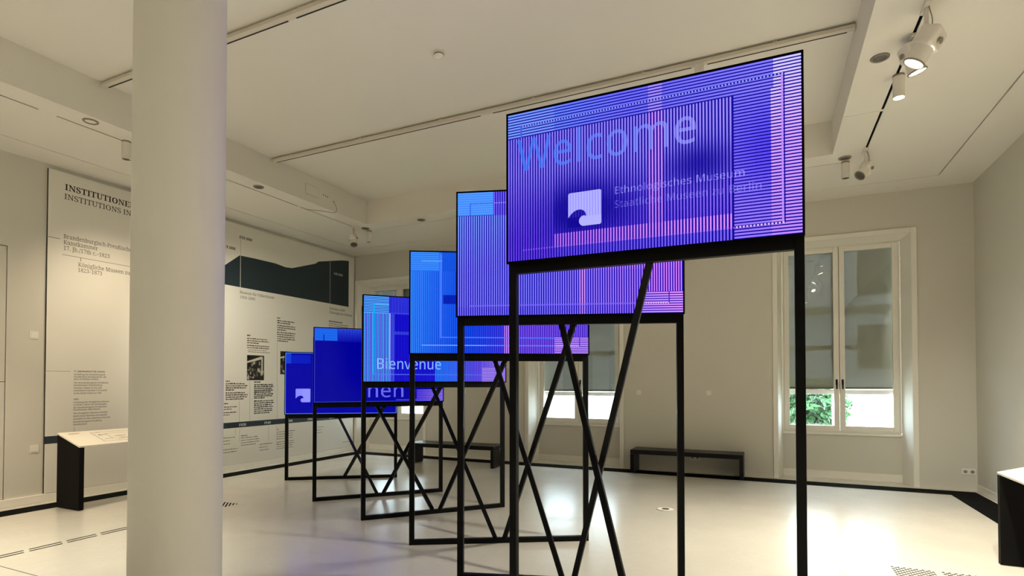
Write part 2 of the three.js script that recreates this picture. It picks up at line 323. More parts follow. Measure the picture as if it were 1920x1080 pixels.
const rightPrint = wallPrint(PZ0 - PZM, PZ0 - PZ1, ({ x, X, Y, k, fit, text, line, fill, greek, poly }) => {
  poly([[2.375, 3.45], [2.693, 3.695], [2.982, 3.921], [3.3, 3.931], [3.8, 3.933], [4.05, 3.904], [4.219, 3.918], [4.852, 4.131], [4.955, 4.198], [5.649, 4.361], [5.896, 4.397], [5.896, 3.33], [2.375, 3.341]], SLATE);
  line(3.002, 4.215, 3.002, 3.92, 0.004, INK2); line(3.003, 3.92, 3.003, 3.26, 0.012, '#d8d6cc');
  line(5.297, 4.27, 5.297, 3.25, 0.012, '#c5c8c4'); line(5.66, 4.36, 5.66, 4.10, 0.004, '#64727a');
  fit('259.000', 2.968, 3.252, 4.236, 0.052, 'bold sans-serif', INK); fit('9.000', 2.70, 2.894, 3.995, 0.052, 'bold sans-serif', INK);
  fit('440.000', 5.407, 5.702, 4.0, 0.05, 'bold sans-serif', '#b9c0c2');
  fit('Museum für Völkerkunde', 2.989, 3.777, 3.224, 0.05, 'serif', INK2); fit('1918–2000', 2.99, 3.331, 3.136, 0.05, 'serif', INK2);
  fit('Seit/Since 2000', 5.285, 5.781, 3.20, 0.052, 'serif', INK2); fit('Ethnologisches Museum', 5.285, 6.022, 3.115, 0.052, 'serif', INK2);
  // columns of small print
  greek(5.27, 2.93, [0.42], 0.045, INK, 0.022); greek(5.27, 2.88, [0.62, 0.6, 0.62, 0.55], 0.042, '#5d564b', 0.014);
  greek(3.853, 2.855, [0.07], 0.05, INK, 0.022); greek(3.853, 2.80, [0.44, 0.33], 0.042, INK2, 0.02); greek(3.853, 2.705, [0.46, 0.46, 0.22], 0.042, INK2, 0.02); greek(3.853, 2.57, [0.46, 0.44, 0.44, 0.46, 0.28], 0.042, INK2, 0.02);
  line(3.857, 2.38, 3.869, 0.87, 0.004, '#6d6657');
  greek(3.159, 2.455, [0.07], 0.05, INK, 0.022); greek(3.159, 2.40, [0.46, 0.5, 0.26], 0.04, INK2, 0.02); greek(3.159, 2.27, [0.5, 0.5], 0.04, INK2, 0.02); greek(3.18, 2.19, [0.42, 0.5], 0.035, '#6d6657', 0.012);
  const photo = (s0, s1, y0, y1, bars) => {
    fill(s0, y0, s1, y1, '#17140f');
    for (let n = 0; n < bars; n++) { const a = s0 + rnd() * (s1 - s0) * 0.9, b = y0 + rnd() * (y1 - y0) * 0.75; x.globalAlpha = 0.35 + 0.6 * rnd(); fill(a, b, Math.min(s1, a + 0.015 + 0.04 * rnd()), Math.min(y1, b + 0.02 + 0.06 * rnd()), '#cfc9b8'); }
    x.globalAlpha = 1; poly([[s0, y0 + 0.75 * (y1 - y0)], [s0 + 0.85 * (s1 - s0), y0 + 0.97 * (y1 - y0)], [s0 + 0.85 * (s1 - s0), y0 + 0.85 * (y1 - y0)], [s0, y0 + 0.68 * (y1 - y0)]], '#d5cfbd'); fill(s0 + 0.83 * (s1 - s0), y0 + 0.2 * (y1 - y0), s0 + 0.93 * (s1 - s0), y0 + 0.95 * (y1 - y0), '#c9c3b0');
  };
  photo(S(-7.286), S(-7.67), 1.63, 2.10, 34); photo(S(-8.06), S(-8.6), 1.75, 2.21, 30);
  greek(S(-8.62), 2.19, [0.4], 0.04, '#6d6657', 0.014);
  line(3.228, 1.62, 3.23, 0.87, 0.004, '#6d6657');
  greek(2.719, 1.60, [0.08], 0.05, INK, 0.022); greek(2.719, 1.555, [0.40, 0.46, 0.42, 0.18], 0.038, INK2, 0.021); greek(2.719, 1.39, [0.40, 0.46, 0.45, 0.38], 0.038, INK2, 0.021);
  line(3.005, 1.25, 3.005, 0.87, 0.004, '#6d6657'); greek(2.45, 1.20, [0.32], 0.05, INK, 0.02); greek(2.45, 1.14, [0.5, 0.4], 0.04, INK2, 0.016); greek(2.45, 1.04, [0.5, 0.36], 0.04, INK2, 0.016);
  greek(3.322, 1.585, [0.14], 0.05, INK, 0.022); greek(3.322, 1.535, [0.43, 0.45, 0.42, 0.44, 0.4, 0.44, 0.42, 0.24], 0.036, INK, 0.022); greek(3.322, 1.225, [0.45, 0.46, 0.41, 0.44, 0.42, 0.43, 0.36], 0.038, INK, 0.02);
  // time band
  fill(2.375, 0.764, 6.1, 0.866, SLATE);
  [['1920', 2.992], ['1940', 3.554], ['1960', 4.10], ['1980', 4.66], ['2000', 5.3]].forEach(([str, p]) => fit(str, p, p + 0.161, 0.79, 0.046, 'bold serif', '#e4e2da'));
  for (const [z, a, b] of [[-7.05, 0.75, 0.64], [-7.14, 0.75, 0.5], [-7.79, 0.74, 0.47], [-7.98, 0.74, 0.68]]) line(S(z), a, S(z), b, 0.004, '#7a7466');
  greek(S(-7.17), 0.60, [0.14], 0.05, INK2, 0.014); greek(S(-7.17), 0.56, [0.36, 0.4, 0.4, 0.33], 0.045, '#7a7466', 0.014);
  greek(S(-6.62), 0.59, [0.42, 0.32, 0.32], 0.055, '#7a7466', 0.014); greek(S(-6.62), 0.38, [0.48, 0.46], 0.05, '#7a7466', 0.014);
  greek(S(-7.58), 0.40, [0.3, 0.2, 0.22], 0.055, '#7a7466', 0.014); greek(S(-7.98), 0.65, [0.05], 0.05, INK2, 0.014); greek(S(-7.98), 0.60, [0.46, 0.42, 0.42, 0.4], 0.045, '#7a7466', 0.014); greek(S(-7.98), 0.40, [0.44, 0.44, 0.4, 0.42], 0.042, '#7a7466', 0.014);
  greek(S(-9.0), 0.62, [0.25, 0.2, 0.22], 0.06, '#8a8577', 0.012); greek(S(-9.85), 0.22, [0.2], 0.06, '#8a8577', 0.012);
});
{
  const p = thing('timeline_board', 'tall pale printed timeline board covering a whole side wall', 'info board', [PANEL_X, PB, PZ0]);
  mesh('backing', span(-0.033, -0.006, 0, PT - PB, PZ1 - PZ0, 0, 0), M.board, p);
  for (const [a, b, tex] of [[PZ0, PZM, leftPrint], [PZM, PZ1, rightPrint]]) {
    const g = new THREE.BoxGeometry(b - a < 0 ? a - b : b - a, PT - PB, 0.006); g.rotateY(Math.PI / 2); g.translate(-0.003, (PT - PB) / 2, (a + b) / 2 - PZ0);
    mesh('printed_sheet', g, new THREE.MeshStandardMaterial({ map: tex, roughness: 0.6 }), p);
  }
}

// ---------------------------------------------------------------- screens on their frames
const SW = 1.7867, SH = 1.0169, T = 0.05, BACK = 0.05;
//        centre x, centre z, underside, turn
const STANDS = [[-0.709, -3.375, 2.396, 0.009], [-1.431, -4.125, 2.119, 0.306], [-2.406, -4.925, 1.869, 0.518], [-3.634, -5.719, 1.592, 0.834], [-4.891, -6.24, 1.314, 0.821], [-6.369, -7.096, 1.068, 0.600]];

const mixc = (a, b, t) => a.map((v, n) => v + (b[n] - v) * Math.min(1, Math.max(0, t)));
const css = (c) => `rgb(${c.map((v) => Math.max(0, Math.min(255, Math.round(v)))).join(',')})`;
function waveLogo(x, X, Y, w, h, col, hole) {
  x.fillStyle = col; x.beginPath(); x.roundRect(X, Y, w, h, w * 0.06); x.fill();
  x.fillStyle = hole; x.beginPath();
  x.moveTo(X - 2, Y + h * 0.74);
  x.bezierCurveTo(X + w * 0.12, Y + h * 0.55, X + w * 0.28, Y + h * 0.48, X + w * 0.40, Y + h * 0.52);
  x.bezierCurveTo(X + w * 0.50, Y + h * 0.55, X + w * 0.55, Y + h * 0.63, X + w * 0.54, Y + h * 0.72);
  x.bezierCurveTo(X + w * 0.46, Y + h * 0.66, X + w * 0.36, Y + h * 0.72, X + w * 0.33, Y + h * 0.82);
  x.bezierCurveTo(X + w * 0.32, Y + h * 0.92, X + w * 0.38, Y + h * 0.99, X + w * 0.48, Y + h * 1.01);
  x.lineTo(X - 2, Y + h * 1.01); x.closePath(); x.fill();
}
function fitText(x, str, x0, x1, base, size, font) { // letters stretched to span x0..x1
  x.save(); x.font = `${size}px ${font}`; const w = x.measureText(str).width; x.translate(x0, base); x.scale((x1 - x0) / w, 1); x.fillText(str, 0, 0); x.restore();
}
const PER = 20;
function vStripes(x, x0, x1, y0, y1, colour, duty = 0.5, step = 20) { for (let a = x0; a < x1 - 1; a += PER) for (let b = y0; b < y1; b += step) { x.fillStyle = css(colour(a, b)); x.fillRect(a + 2, b, Math.min(PER * duty, x1 - a), Math.min(step, y1 - b) + 0.5); } }
function hStripes(x, x0, x1, y0, y1, colour, duty = 0.6, step = 30) { for (let b = y0; b < y1 - 1; b += PER) for (let a = x0; a < x1; a += step) { x.fillStyle = css(colour(a, b)); x.fillRect(a, b + 2, Math.min(step, x1 - a) + 0.5, PER * duty); } }
function dots(x, x0, x1, y, col, on = 10) { x.fillStyle = col; for (let a = x0; a < x1; a += PER) x.fillRect(a + 5, y, on, 11); }
const PINK = [214, 140, 255], LILAC = [140, 122, 255], SKYB = [95, 150, 255], NAVY = [8, 0, 148];
const screenPaint = [
  (x) => { // near screen: Welcome
    const bump = (u, a, b) => (u >= a && u < b ? 1 : 0);
    const tone = (a, b) => {
      const u = a / 1920, v = b / 1080; let c = mixc(SKYB, [110, 108, 255], u / 0.45); c = mixc(c, [150, 135, 255], (u - 0.5) * 1.6);
      if (bump(u, 0, 0.187)) c = mixc(c, [140, 165, 255], 0.5);
      if (bump(u, 0.525, 0.576)) c = mixc(c, [196, 160, 255], 0.6);
      if (bump(u, 0.911, 1.1)) c = mixc([216, 206, 255], [226, 170, 255], v * 2.2);
      return c;
    };
    x.fillStyle = css(NAVY); x.fillRect(0, 0, 1920, 1080);
    hStripes(x, 0, 1920, 0, 180, tone); 
    hStripes(x, 1545, 1920, 180, 1080, (a, b) => { const v = b / 1080, k = Math.exp(-(((a - 1740) / 230) ** 2) - (((b - 520) / 260) ** 2)); return mixc(mixc(tone(a, b), [170, 120, 255], (v - 0.3) * 0.9), [70, 50, 240], a < 1749 ? k * 0.7 : 0); });
    vStripes(x, 0, 1540, 182, 1080, (a, b) => {
      const u = a / 1920, v = b / 1080; let c = mixc([140, 122, 255], [164, 146, 255], u);
      c = mixc(c, [104, 62, 236], (v - 0.42) * 2.4 * (1 - 0.4 * u));
      if (bump(u, 0.525, 0.576)) c = mixc(c, [226, 138, 250], 0.6);
      const k = Math.exp(-(((a - 560) / 330) ** 2) - (((b - 760) / 190) ** 2)), k2 = Math.exp(-(((a - 1330) / 200) ** 2) - (((b - 560) / 130) ** 2));
      if (b >= 905 && a > 355) c = b < 1005 ? mixc([176, 100, 246], [216, 140, 255], u * 1.4) : mixc([92, 62, 236], [130, 110, 255], u);
      else if (!bump(u, 0.525, 0.576)) c = mixc(c, NAVY, Math.min(0.9, (a > 355 ? k * 1.15 : k * 0.55) + k2 * 0.75));
      return c;
    }, 0.5, 12);
    x.fillStyle = css(NAVY); x.fillRect(110, 96, 1710, 12); dots(x, 110, 1815, 96, css([150, 165, 255]));
    x.fillStyle = css([60, 90, 240]); x.fillRect(100, 92, 12, 90); x.fillStyle = css(NAVY); x.fillRect(1824, 92, 7, 915); x.fillStyle = css([190, 140, 255]); x.fillRect(1812, 96, 10, 910);
    x.fillStyle = css(NAVY); x.fillRect(1545, 998, 275, 12); dots(x, 1548, 1818, 998, css([226, 190, 255]), 12);
    x.globalAlpha = 0.8; const g = x.createLinearGradient(60, 0, 1340, 0); g.addColorStop(0, 'rgb(64,130,255)'); g.addColorStop(0.5, 'rgb(112,140,255)'); g.addColorStop(1, 'rgb(160,160,255)'); x.fillStyle = g;
    fitText(x, 'Welcome', 70, 1336, 428, 322, 'sans-serif');
    x.globalAlpha = 0.16; x.fillStyle = css(NAVY); for (let a = 60; a < 1340; a += PER) x.fillRect(a + 13, 182, 7, 260);
    x.globalAlpha = 1; waveLogo(x, 464, 641, 238, 239, 'rgb(178,178,255)', css(NAVY));
    for (let a = 464; a < 702; a += PER) { x.fillStyle = 'rgba(110,100,250,0.35)'; x.fillRect(a + 12, 645, 8, 170); }
    x.globalAlpha = 0.8; x.fillStyle = 'rgb(170,165,255)'; fitText(x, 'Ethnologisches Museum', 788, 1612, 690, 68, 'sans-serif');
    x.globalAlpha = 0.55; fitText(x, 'Staatliche Museen zu Berlin', 788, 1706, 784, 68, 'sans-serif');
    x.globalAlpha = 0.5; x.fillStyle = css(NAVY); for (let a = 780; a < 1540; a += PER) x.fillRect(a + 13, 630, 7, 170); x.globalAlpha = 1;
    for (let a = 110; a < 1540; a += PER) { x.fillStyle = css(NAVY); x.fillRect(a + 2, 1000, 5, 10); x.fillStyle = css([170, 110, 250]); x.fillRect(a + 10, 1000, 7, 10); }
  },
  (x) => {
    x.fillStyle = css([16, 0, 168]); x.fillRect(0, 0, 1920, 1080);
    vStripes(x, 0, 1920, 205, 1080, (a, b) => { const u = a / 1920, v = b / 1080; let c = mixc(mixc([120, 178, 255], [128, 126, 255], v * 1.5 + u), [178, 122, 255], (u - 0.35) * 2); if (a > 1040 && a < 1110) c = mixc(c, [236, 160, 255], 0.8); if (b > 600 && b < 700 && u > 0.35) c = mixc(c, [214, 140, 255], 0.5); if (a > 1626) c = mixc(c, [230, 132, 255], 0.7); return b > 995 ? mixc(c, [110, 90, 250], 0.35) : c; });
    vStripes(x, 320, 1920, 0, 205, (a) => mixc([100, 90, 250], PINK, a / 1920 * 0.8));
    x.fillStyle = css([58, 132, 250]); x.fillRect(0, 0, 318, 202); hStripes(x, 0, 318, 0, 200, () => [84, 156, 255], 0.55);
    dots(x, 116, 320, 92, css([40, 80, 230])); x.fillStyle = css([50, 96, 235]); x.fillRect(108, 92, 9, 110);
    dots(x, 320, 1800, 92, css([170, 150, 255])); dots(x, 110, 1590, 990, css([120, 100, 252]), 14);
    x.fillStyle = css([16, 0, 168]); x.fillRect(1586, 900, 334, 180); hStripes(x, 1586, 1920, 902, 1080, (a) => mixc([196, 140, 255], [226, 150, 255], (a - 1586) / 300)); dots(x, 1590, 1800, 990, css([240, 200, 255])); x.fillStyle = css([60, 20, 190]); x.fillRect(1803, 900, 8, 95);
  },
  (x) => {
    x.fillStyle = css([0, 22, 196]); x.fillRect(0, 0, 1920, 1080);
    const g = x.createLinearGradient(0, 0, 1300, 300); g.addColorStop(0, 'rgb(16,96,232)'); g.addColorStop(0.6, 'rgb(0,44,208)'); g.addColorStop(1, 'rgb(26,0,176)'); x.fillStyle = g; x.fillRect(0, 0, 1920, 1080);
    vStripes(x, 0, 1920, 205, 1080, (a, b) => { const u = a / 1920; let c = mixc([62, 152, 255], [20, 84, 236], u * 3.2); c = mixc(c, [126, 84, 255], (u - 0.3) * 3); if (a > 985 && a < 1060) c = [240, 160, 255]; if (u > 0.6) c = mixc(c, [170, 120, 255], 0.7); return c; }, 0.42);
    vStripes(x, 330, 1920, 0, 205, (a) => mixc([14, 92, 228], [120, 90, 255], (a - 600) / 900), 0.5);
    x.fillStyle = css([28, 112, 238]); x.fillRect(0, 0, 330, 205); hStripes(x, 0, 300, 0, 200, () => [66, 146, 255], 0.5);
    x.fillStyle = css([0, 30, 180]); x.fillRect(345, 458, 260, 95);
    x.fillStyle = css([70, 120, 255]); x.fillRect(312, 20, 20, 900); x.fillRect(312, 905, 1500, 12); x.fillRect(104, 90, 10, 905); dots(x, 116, 320, 90, css([120, 180, 255])); x.fillRect(116, 992, 700, 8); dots(x, 116, 1560, 990, css([120, 160, 255]), 14);
    x.fillStyle = css([30, 0, 170]); x.fillRect(1553, 900, 367, 180); hStripes(x, 1553, 1920, 902, 1080, () => [205, 150, 255]); x.fillStyle = css([60, 20, 190]); x.fillRect(1820, 900, 8, 95); dots(x, 1560, 1815, 990, css([236, 190, 255]));
  },
  (x) => {
    x.fillStyle = css([0, 0, 172]); x.fillRect(0, 0, 1920, 1080);
    vStripes(x, 0, 330, 205, 1080, (a) => (Math.floor(a / 20) % 3 === 1 ? [130, 136, 255] : [84, 186, 255]), 0.55);
    vStripes(x, 330, 920, 0, 1080, (a, b) => (b < 205 ? [74, 78, 250] : a < 381 ? [96, 110, 255] : b > 425 && b < 480 ? [84, 96, 252] : [36, 26, 226]), 0.45);
    x.fillStyle = css([6, 66, 214]); x.fillRect(920, 380, 400, 700); vStripes(x, 920, 1575, 0, 1080, (a) => mixc([44, 128, 250], [126, 100, 255], (a - 1000) / 500), 0.5);
    vStripes(x, 1575, 1920, 0, 890, (a) => mixc([126, 100, 255], [190, 150, 255], (a - 1500) / 300));
    hStripes(x, 0, 312, 0, 204, () => [92, 182, 255], 0.6); x.fillStyle = css([0, 176, 255]); x.fillRect(116, 96, 20, 890); dots(x, 140, 310, 96, css([120, 220, 255])); x.fillStyle = css([226, 226, 230]); x.fillRect(320, 205, 7, 720); x.fillStyle = css([60, 90, 250]); x.fillRect(312, 0, 8, 204); x.fillRect(320, 204, 600, 6);
    dots(x, 132, 1560, 985, css([96, 130, 255]), 12);
    x.fillStyle = css([0, 0, 172]); x.fillRect(1575, 890, 345, 190); hStripes(x, 1575, 1920, 892, 1080, () => [188, 150, 255]);
    x.fillStyle = 'rgb(140,190,255)'; x.globalAlpha = 0.92; fitText(x, 'Bienvenue', 151, 1008, 921, 190, 'sans-serif'); x.globalAlpha = 1;
  },
  (x) => {
    x.fillStyle = css([0, 0, 152]); x.fillRect(0, 0, 1920, 1080);
    x.fillStyle = css([10, 70, 214]); x.fillRect(0, 0, 322, 182); hStripes(x, 0, 318, 0, 180, () => [30, 124, 246], 0.5); x.fillStyle = css([0, 20, 170]); x.fillRect(122, 90, 14, 92); x.fillStyle = css([0, 0, 172]); x.fillRect(122, 182, 14, 520);
    vStripes(x, 330, 1500, 0, 190, (a, b) => mixc([56, 96, 246], [8, 10, 164], b / 210), 0.5);
    x.fillStyle = 'rgb(122,124,255)'; fitText(x, 'nen', 735, 1320, 1014, 300, 'sans-serif'); x.fillStyle = css([0, 0, 152]); for (let a = 700; a < 1330; a += PER) x.fillRect(a + 13, 780, 5, 250);
    hStripes(x, 1500, 1920, 900, 1080, (a) => mixc([110, 80, 250], [176, 140, 255], (a - 1500) / 300), 0.5); dots(x, 1180, 1500, 1050, css([120, 120, 255]));
    x.strokeStyle = css([60, 80, 240]); x.lineWidth = 6; x.strokeRect(3, 3, 1914, 1074);
  },
  (x) => {
    x.fillStyle = css([0, 0, 160]); x.fillRect(0, 0, 1920, 1080);
    x.fillStyle = css([16, 60, 206]); x.fillRect(0, 0, 96, 190); x.fillStyle = css([0, 24, 186]); x.fillRect(96, 40, 330, 150);
    x.strokeStyle = css([96, 150, 255]); x.lineWidth = 8; x.strokeRect(4, 4, 1912, 1072);
    waveLogo(x, 175, 636, 250, 240, 'rgb(140,140,252)', css([0, 0, 160])); for (let a = 300; a < 420; a += 24) { x.fillStyle = 'rgba(170,180,255,0.5)'; x.fillRect(a, 645, 8, 220); }
  },
];
const screenLabels = [
  'tall video screen with violet stripes reading Welcome, highest of the six', 'video screen of lilac vertical stripes just behind the Welcome screen', 'bright blue striped video screen between the lilac one and the Bienvenue one', 'cyan striped video screen reading Bienvenue', 'deep blue video screen with striped upper edge beside the Bienvenue screen', 'lowest deep blue video screen showing a white wave emblem'];
const V = (x, y, z) => new THREE.Vector3(x, y, z);
const rack = thing('screen_rack', 'stepped black steel rack of six portal frames joined by crossed bars', 'rack', [-3.0, 0, -5.0]);
const frameNames = ['Welcome', 'lilac striped', 'bright blue', 'Bienvenue', 'plain deep blue', 'wave emblem'];
const standGroups = STANDS.map(([cx, cz, ub, th], i) => {
  const g = new THREE.Group(); g.name = 'portal_frame'; g.position.set(cx + 3, 0, cz + 5); g.rotation.y = th; g.userData.label = `black portal frame under the ${frameNames[i]} screen`; rack.add(g);
  const h = SW / 2, z0 = -BACK - T, z1 = -BACK;
  for (const s of [-1, 1]) mesh('post', span(s * h - (s > 0 ? T : 0), s * h + (s > 0 ? 0 : T), 0.0, ub + SH - 0.12, z0, z1, 0.004), M.blackSteel, g);
  mesh('top_beam', span(-h + T, h - T, ub - 0.062, ub + 0.01, z0, z1, 0.004), M.blackSteel, g);
  mesh('foot_beam', span(-h + T, h - T, 0, 0.05, z0, z1, 0.004), M.blackSteel, g);
  mesh('mounting_rail', span(-h + T, h - T, ub + SH - 0.2, ub + SH - 0.14, z0, z1, 0.004), M.blackSteel, g);
  return g;
});
rack.updateMatrixWorld(true);
for (let i = 0; i < 5; i++) { // crossed bars bolted between neighbouring frames
  const e = 0.048, zc = -BACK - T / 2, at = (k, lx, y) => rack.worldToLocal(standGroups[k].localToWorld(V(lx, y, zc)));
  for (const [a, b] of [[at(i + 1, e, 0.05), at(i, e, STANDS[i][2] - 0.06)], [at(i + 1, -e, STANDS[i + 1][2] - 0.06), at(i, -e, 0.05)]]) mesh('brace', bar(a, b, 0.042), M.blackSteel, rack);
}
STANDS.forEach(([cx, cz, ub, th], i) => {
  const g = thing('video_screen', screenLabels[i], 'screen', [cx, ub, cz], th, 'stepped row of video screens');
  const b = 0.012, h = SW / 2;
  mesh('housing', span(-h, h, 0, SH, -BACK + 0.001, -0.012, 0.004), M.screenCase, g);
  mesh('bezel', mergeGeometries([span(-h, -h + b, 0, SH, -0.012, 0), span(h - b, h, 0, SH, -0.012, 0), span(-h + b, h - b, 0, b, -0.012, 0), span(-h + b, h - b, SH - b, SH, -0.012, 0)]), M.screenCase, g);
  const big = i < 2, w = big ? 1920 : 1280, k = w / 1920;
  const tex = canvasTexture(w, 1080 * k, (x) => { x.scale(k, k); screenPaint[i](x); });
  const face = new THREE.PlaneGeometry(SW - 2 * b, SH - 2 * b).translate(0, SH / 2, -0.004);
  mesh('display_face', face, new THREE.MeshPhysicalMaterial({ color: '#020203', roughness: 0.25, specularIntensity: 0.35, emissive: '#ffffff', emissiveMap: tex, emissiveIntensity: 0.93 }), g);
  const glow = new THREE.RectAreaLight(new THREE.Color(...[[0.3, 0.2, 1], [0.35, 0.25, 1], [0.1, 0.25, 1], [0.1, 0.2, 1], [0.03, 0.05, 1], [0.03, 0.05, 1]][i]), 0.25, SW - 2 * b, SH - 2 * b);
  glow.name = 'screen_light'; glow.position.set(0, SH / 2, 0.004); glow.rotation.y = Math.PI; g.add(glow);
});

// ---------------------------------------------------------------- benches
function bench(x0, x1, z0, z1, label, turn = 0) {
  const w = x1 - x0, d = z1 - z0, h = 0.41;
  const g = thing('bench', label, 'bench', [(x0 + x1) / 2, 0, (z0 + z1) / 2], turn, 'black benches along the window wall');
  mesh('seat', span(-w / 2, w / 2, h - 0.075, h, -d / 2, d / 2, 0.01), M.blackLacquer, g);
  for (const s of [-1, 1]) { mesh('side_panel', span(s * w / 2 - (s > 0 ? 0.06 : 0), s * w / 2 + (s > 0 ? 0 : 0.06), 0.006, h - 0.075, -d / 2, d / 2, 0.006), M.blackLacquer, g); mesh('foot', span(s * (w / 2 - 0.05) - 0.008, s * (w / 2 - 0.05) + 0.008, 0, 0.006, -d / 2 + 0.03, d / 2 - 0.03), M.blackMatt, g); }
}
bench(-2.226, -0.386, -10.23, -9.75, 'black bench pushed against the wall under a double socket');
bench(-6.433, -4.612, -9.55, -9.06, 'free-standing black bench behind the row of screen frames', 0.06);

// ---------------------------------------------------------------- sloping display tables
const tablePrint = canvasTexture(1024, 384, (x) => {
  x.fillStyle = '#f3ecdd'; x.fillRect(0, 0, 1024, 384);
  x.strokeStyle = '#4a3a22'; x.lineWidth = 6;
  for (let k = 0; k < 16; k++) { x.globalAlpha = 0.5 + rnd() * 0.5; x.lineWidth = 3 + rnd() * 7; x.beginPath(); const a = 240 + rnd() * 560, b = 70 + rnd() * 210; x.moveTo(a, b); x.lineTo(a + (rnd() - 0.3) * 170, b + (rnd() - 0.5) * 60); x.stroke(); }
  x.globalAlpha = 1; x.lineWidth = 4; x.strokeRect(230, 60, 600, 250); x.strokeStyle = '#8a7347'; x.strokeRect(330, 110, 330, 150); x.fillStyle = '#b79c6b'; x.fillRect(60, 40, 90, 14); x.fillRect(60, 62, 70, 8); x.fillRect(420, 345, 60, 9);
});
function displayTable(label, pos, turn, L) { // local x along the table, front edge towards +z
  const g = thing('display_table', label, 'table', pos, turn, 'sloping display tables');
  const d = 0.49, f = 0.80, b = 0.945;
  const side = new THREE.Shape([[0, 0.004], [d, 0.004], [d, b - 0.02], [0, f - 0.02]].map(([p, q]) => V(p, q, 0)).map((v) => new THREE.Vector2(v.x, v.y)));
  const ends = [0, L - 0.055];
  for (const e of ends) mesh('end_panel', new THREE.ExtrudeGeometry(side, { depth: 0.055, bevelEnabled: false }).rotateY(Math.PI / 2).translate(e, 0, 0), M.blackMatt, g);
  const a = Math.atan2(b - f, d), len = Math.hypot(d, b - f);
  const top = new THREE.BoxGeometry(L, 0.02, len); top.rotateX(a).translate(L / 2, (f + b) / 2 - 0.008, -d / 2);
  const white = new THREE.MeshStandardMaterial({ color: '#efe8da', roughness: 0.45 });
  mesh('table_top', top, [white, white, new THREE.MeshStandardMaterial({ map: tablePrint, roughness: 0.4 }), white, white, white], g);
  for (const e of ends) mesh('foot_strip', span(e + 0.01, e + 0.045, 0, 0.004, -d + 0.02, -0.02), M.blackMatt, g);
}
displayTable('white-topped display table with black ends before the timeline board', [-7.76, 0, -4.0], Math.PI / 2, 1.5);
displayTable('white-topped display table with black ends by the bare side wall', [1.826, 0, -6.27], -Math.PI / 2, 1.9);

// ---------------------------------------------------------------- floor fittings
{
  const g = thing('floor_socket', 'round metal floor socket beside the tall screen frames', 'floor socket', [-1.19, 0, -7.157]);
  mesh('cover', new THREE.CylinderGeometry(0.108, 0.112, 0.004, 48).translate(0, 0.002, 0), M.trim, g);
  mesh('rim', new THREE.TorusGeometry(0.108, 0.004, 8, 56).rotateX(Math.PI / 2).translate(0, 0.003, 0), M.lampGrey, g);
  mesh('lid', new THREE.CylinderGeometry(0.045, 0.045, 0.008, 32).translate(0, 0.004, 0), M.lensOff, g);
}
const holeGeo = new THREE.CylinderGeometry(0.0105, 0.0105, 0.003, 14);
function holeVent(x0, z0, nx, nz, label) {
  const g = thing('floor_vent', label, 'floor vent', [x0, 0, z0], 0, 'perforated floor vents');
  mesh('plate', span(-0.03, nx * 0.044 + 0.01, 0, 0.0006, -0.03, nz * 0.06), M.floor, g);
  const gs = []; for (let j = 0; j < nz * 2; j++) for (let i = 0; i < nx; i++) gs.push(holeGeo.clone().translate(i * 0.044 + (j % 2) * 0.022, 0.0008, j * 0.026));
  const m = mesh('hole_pattern', mergeGeometries(gs), M.blackChannel, g); m.userData.kind = 'stuff';
}
holeVent(0.955, -5.765, 7, 12, 'perforated floor vent beside a gap to a second one'); holeVent(1.315, -5.77, 7, 12, 'perforated floor vent on the side of the display table');
{
  const g = thing('slotted_floor_vent', 'slotted black floor vent beside the round column', 'floor vent', [-6.33, 0, -5.02]);
  for (let k = 0; k < 9; k++) { // slots cut at 45 degrees, ending at the edges of the grille
    const c = 1.2 + 0.055 * k + 0.035, x1 = -6.325, x0 = Math.max(-6.62, -5.12 - c); if (x1 - x0 < 0.012) continue;
    const L = (x1 - x0) * Math.SQRT2, m = mesh('slot', span(-L / 2, L / 2, 0, 0.0015, -0.009, 0.009), M.blackChannel, g);
    m.position.set((x0 + x1) / 2 + 6.33, 0, (x0 + x1) / 2 + c + 5.02); m.rotation.y = -Math.PI / 4;
  }
}

// ---------------------------------------------------------------- wall plates
function plate(pos, face, label, w = 0.085) {
  const g = thing('wall_switch', label, 'switch', pos, face);
  mesh('frame', span(-w / 2, w / 2, -w / 2, w / 2, 0, 0.009, 0.003), M.plastic, g);
  mesh('rocker', span(-w * 0.33, w * 0.33, -w * 0.33, w * 0.33, 0.009, 0.014, 0.002), M.plastic, g);
}
plate([XL, 2.22, -4.0], Math.PI / 2, 'small white wall switch high beside the timeline board', 0.1);
plate([XL, 0.71, -4.02], Math.PI / 2, 'small white wall switch low beside the timeline board', 0.1);
plate([-2.174, 1.404, ZB], 0, 'small white wall switch close to the middle window casing');
plate([-0.956, 1.404, ZB], 0, 'small white wall switch above the wall-side bench');
plate([-5.88, 1.40, ZB], 0, 'small white wall switch above the free-standing bench');
plate([-5.28, 1.40, ZB], 0, 'small white wall switch between the free-standing bench and the middle window');
function socketPlate(pos, label) {
  const g = thing('wall_socket', label, 'socket', pos, 0, 'double wall sockets');
  mesh('frame', span(-0.085, 0.085, -0.045, 0.045, 0, 0.01, 0.004), M.plastic, g);
  for (const s of [-0.042, 0.042]) { mesh('recess', new THREE.CylinderGeometry(0.024, 0.024, 0.004, 24).rotateX(Math.PI / 2).translate(s, 0, 0.0095), M.lampGrey, g); }
}
socketPlate([2.66, 0.276, ZB], 'white double socket low in the corner by the bare side wall'); socketPlate([-1.194, 0.264, ZB], 'white double socket under the wall-side bench');

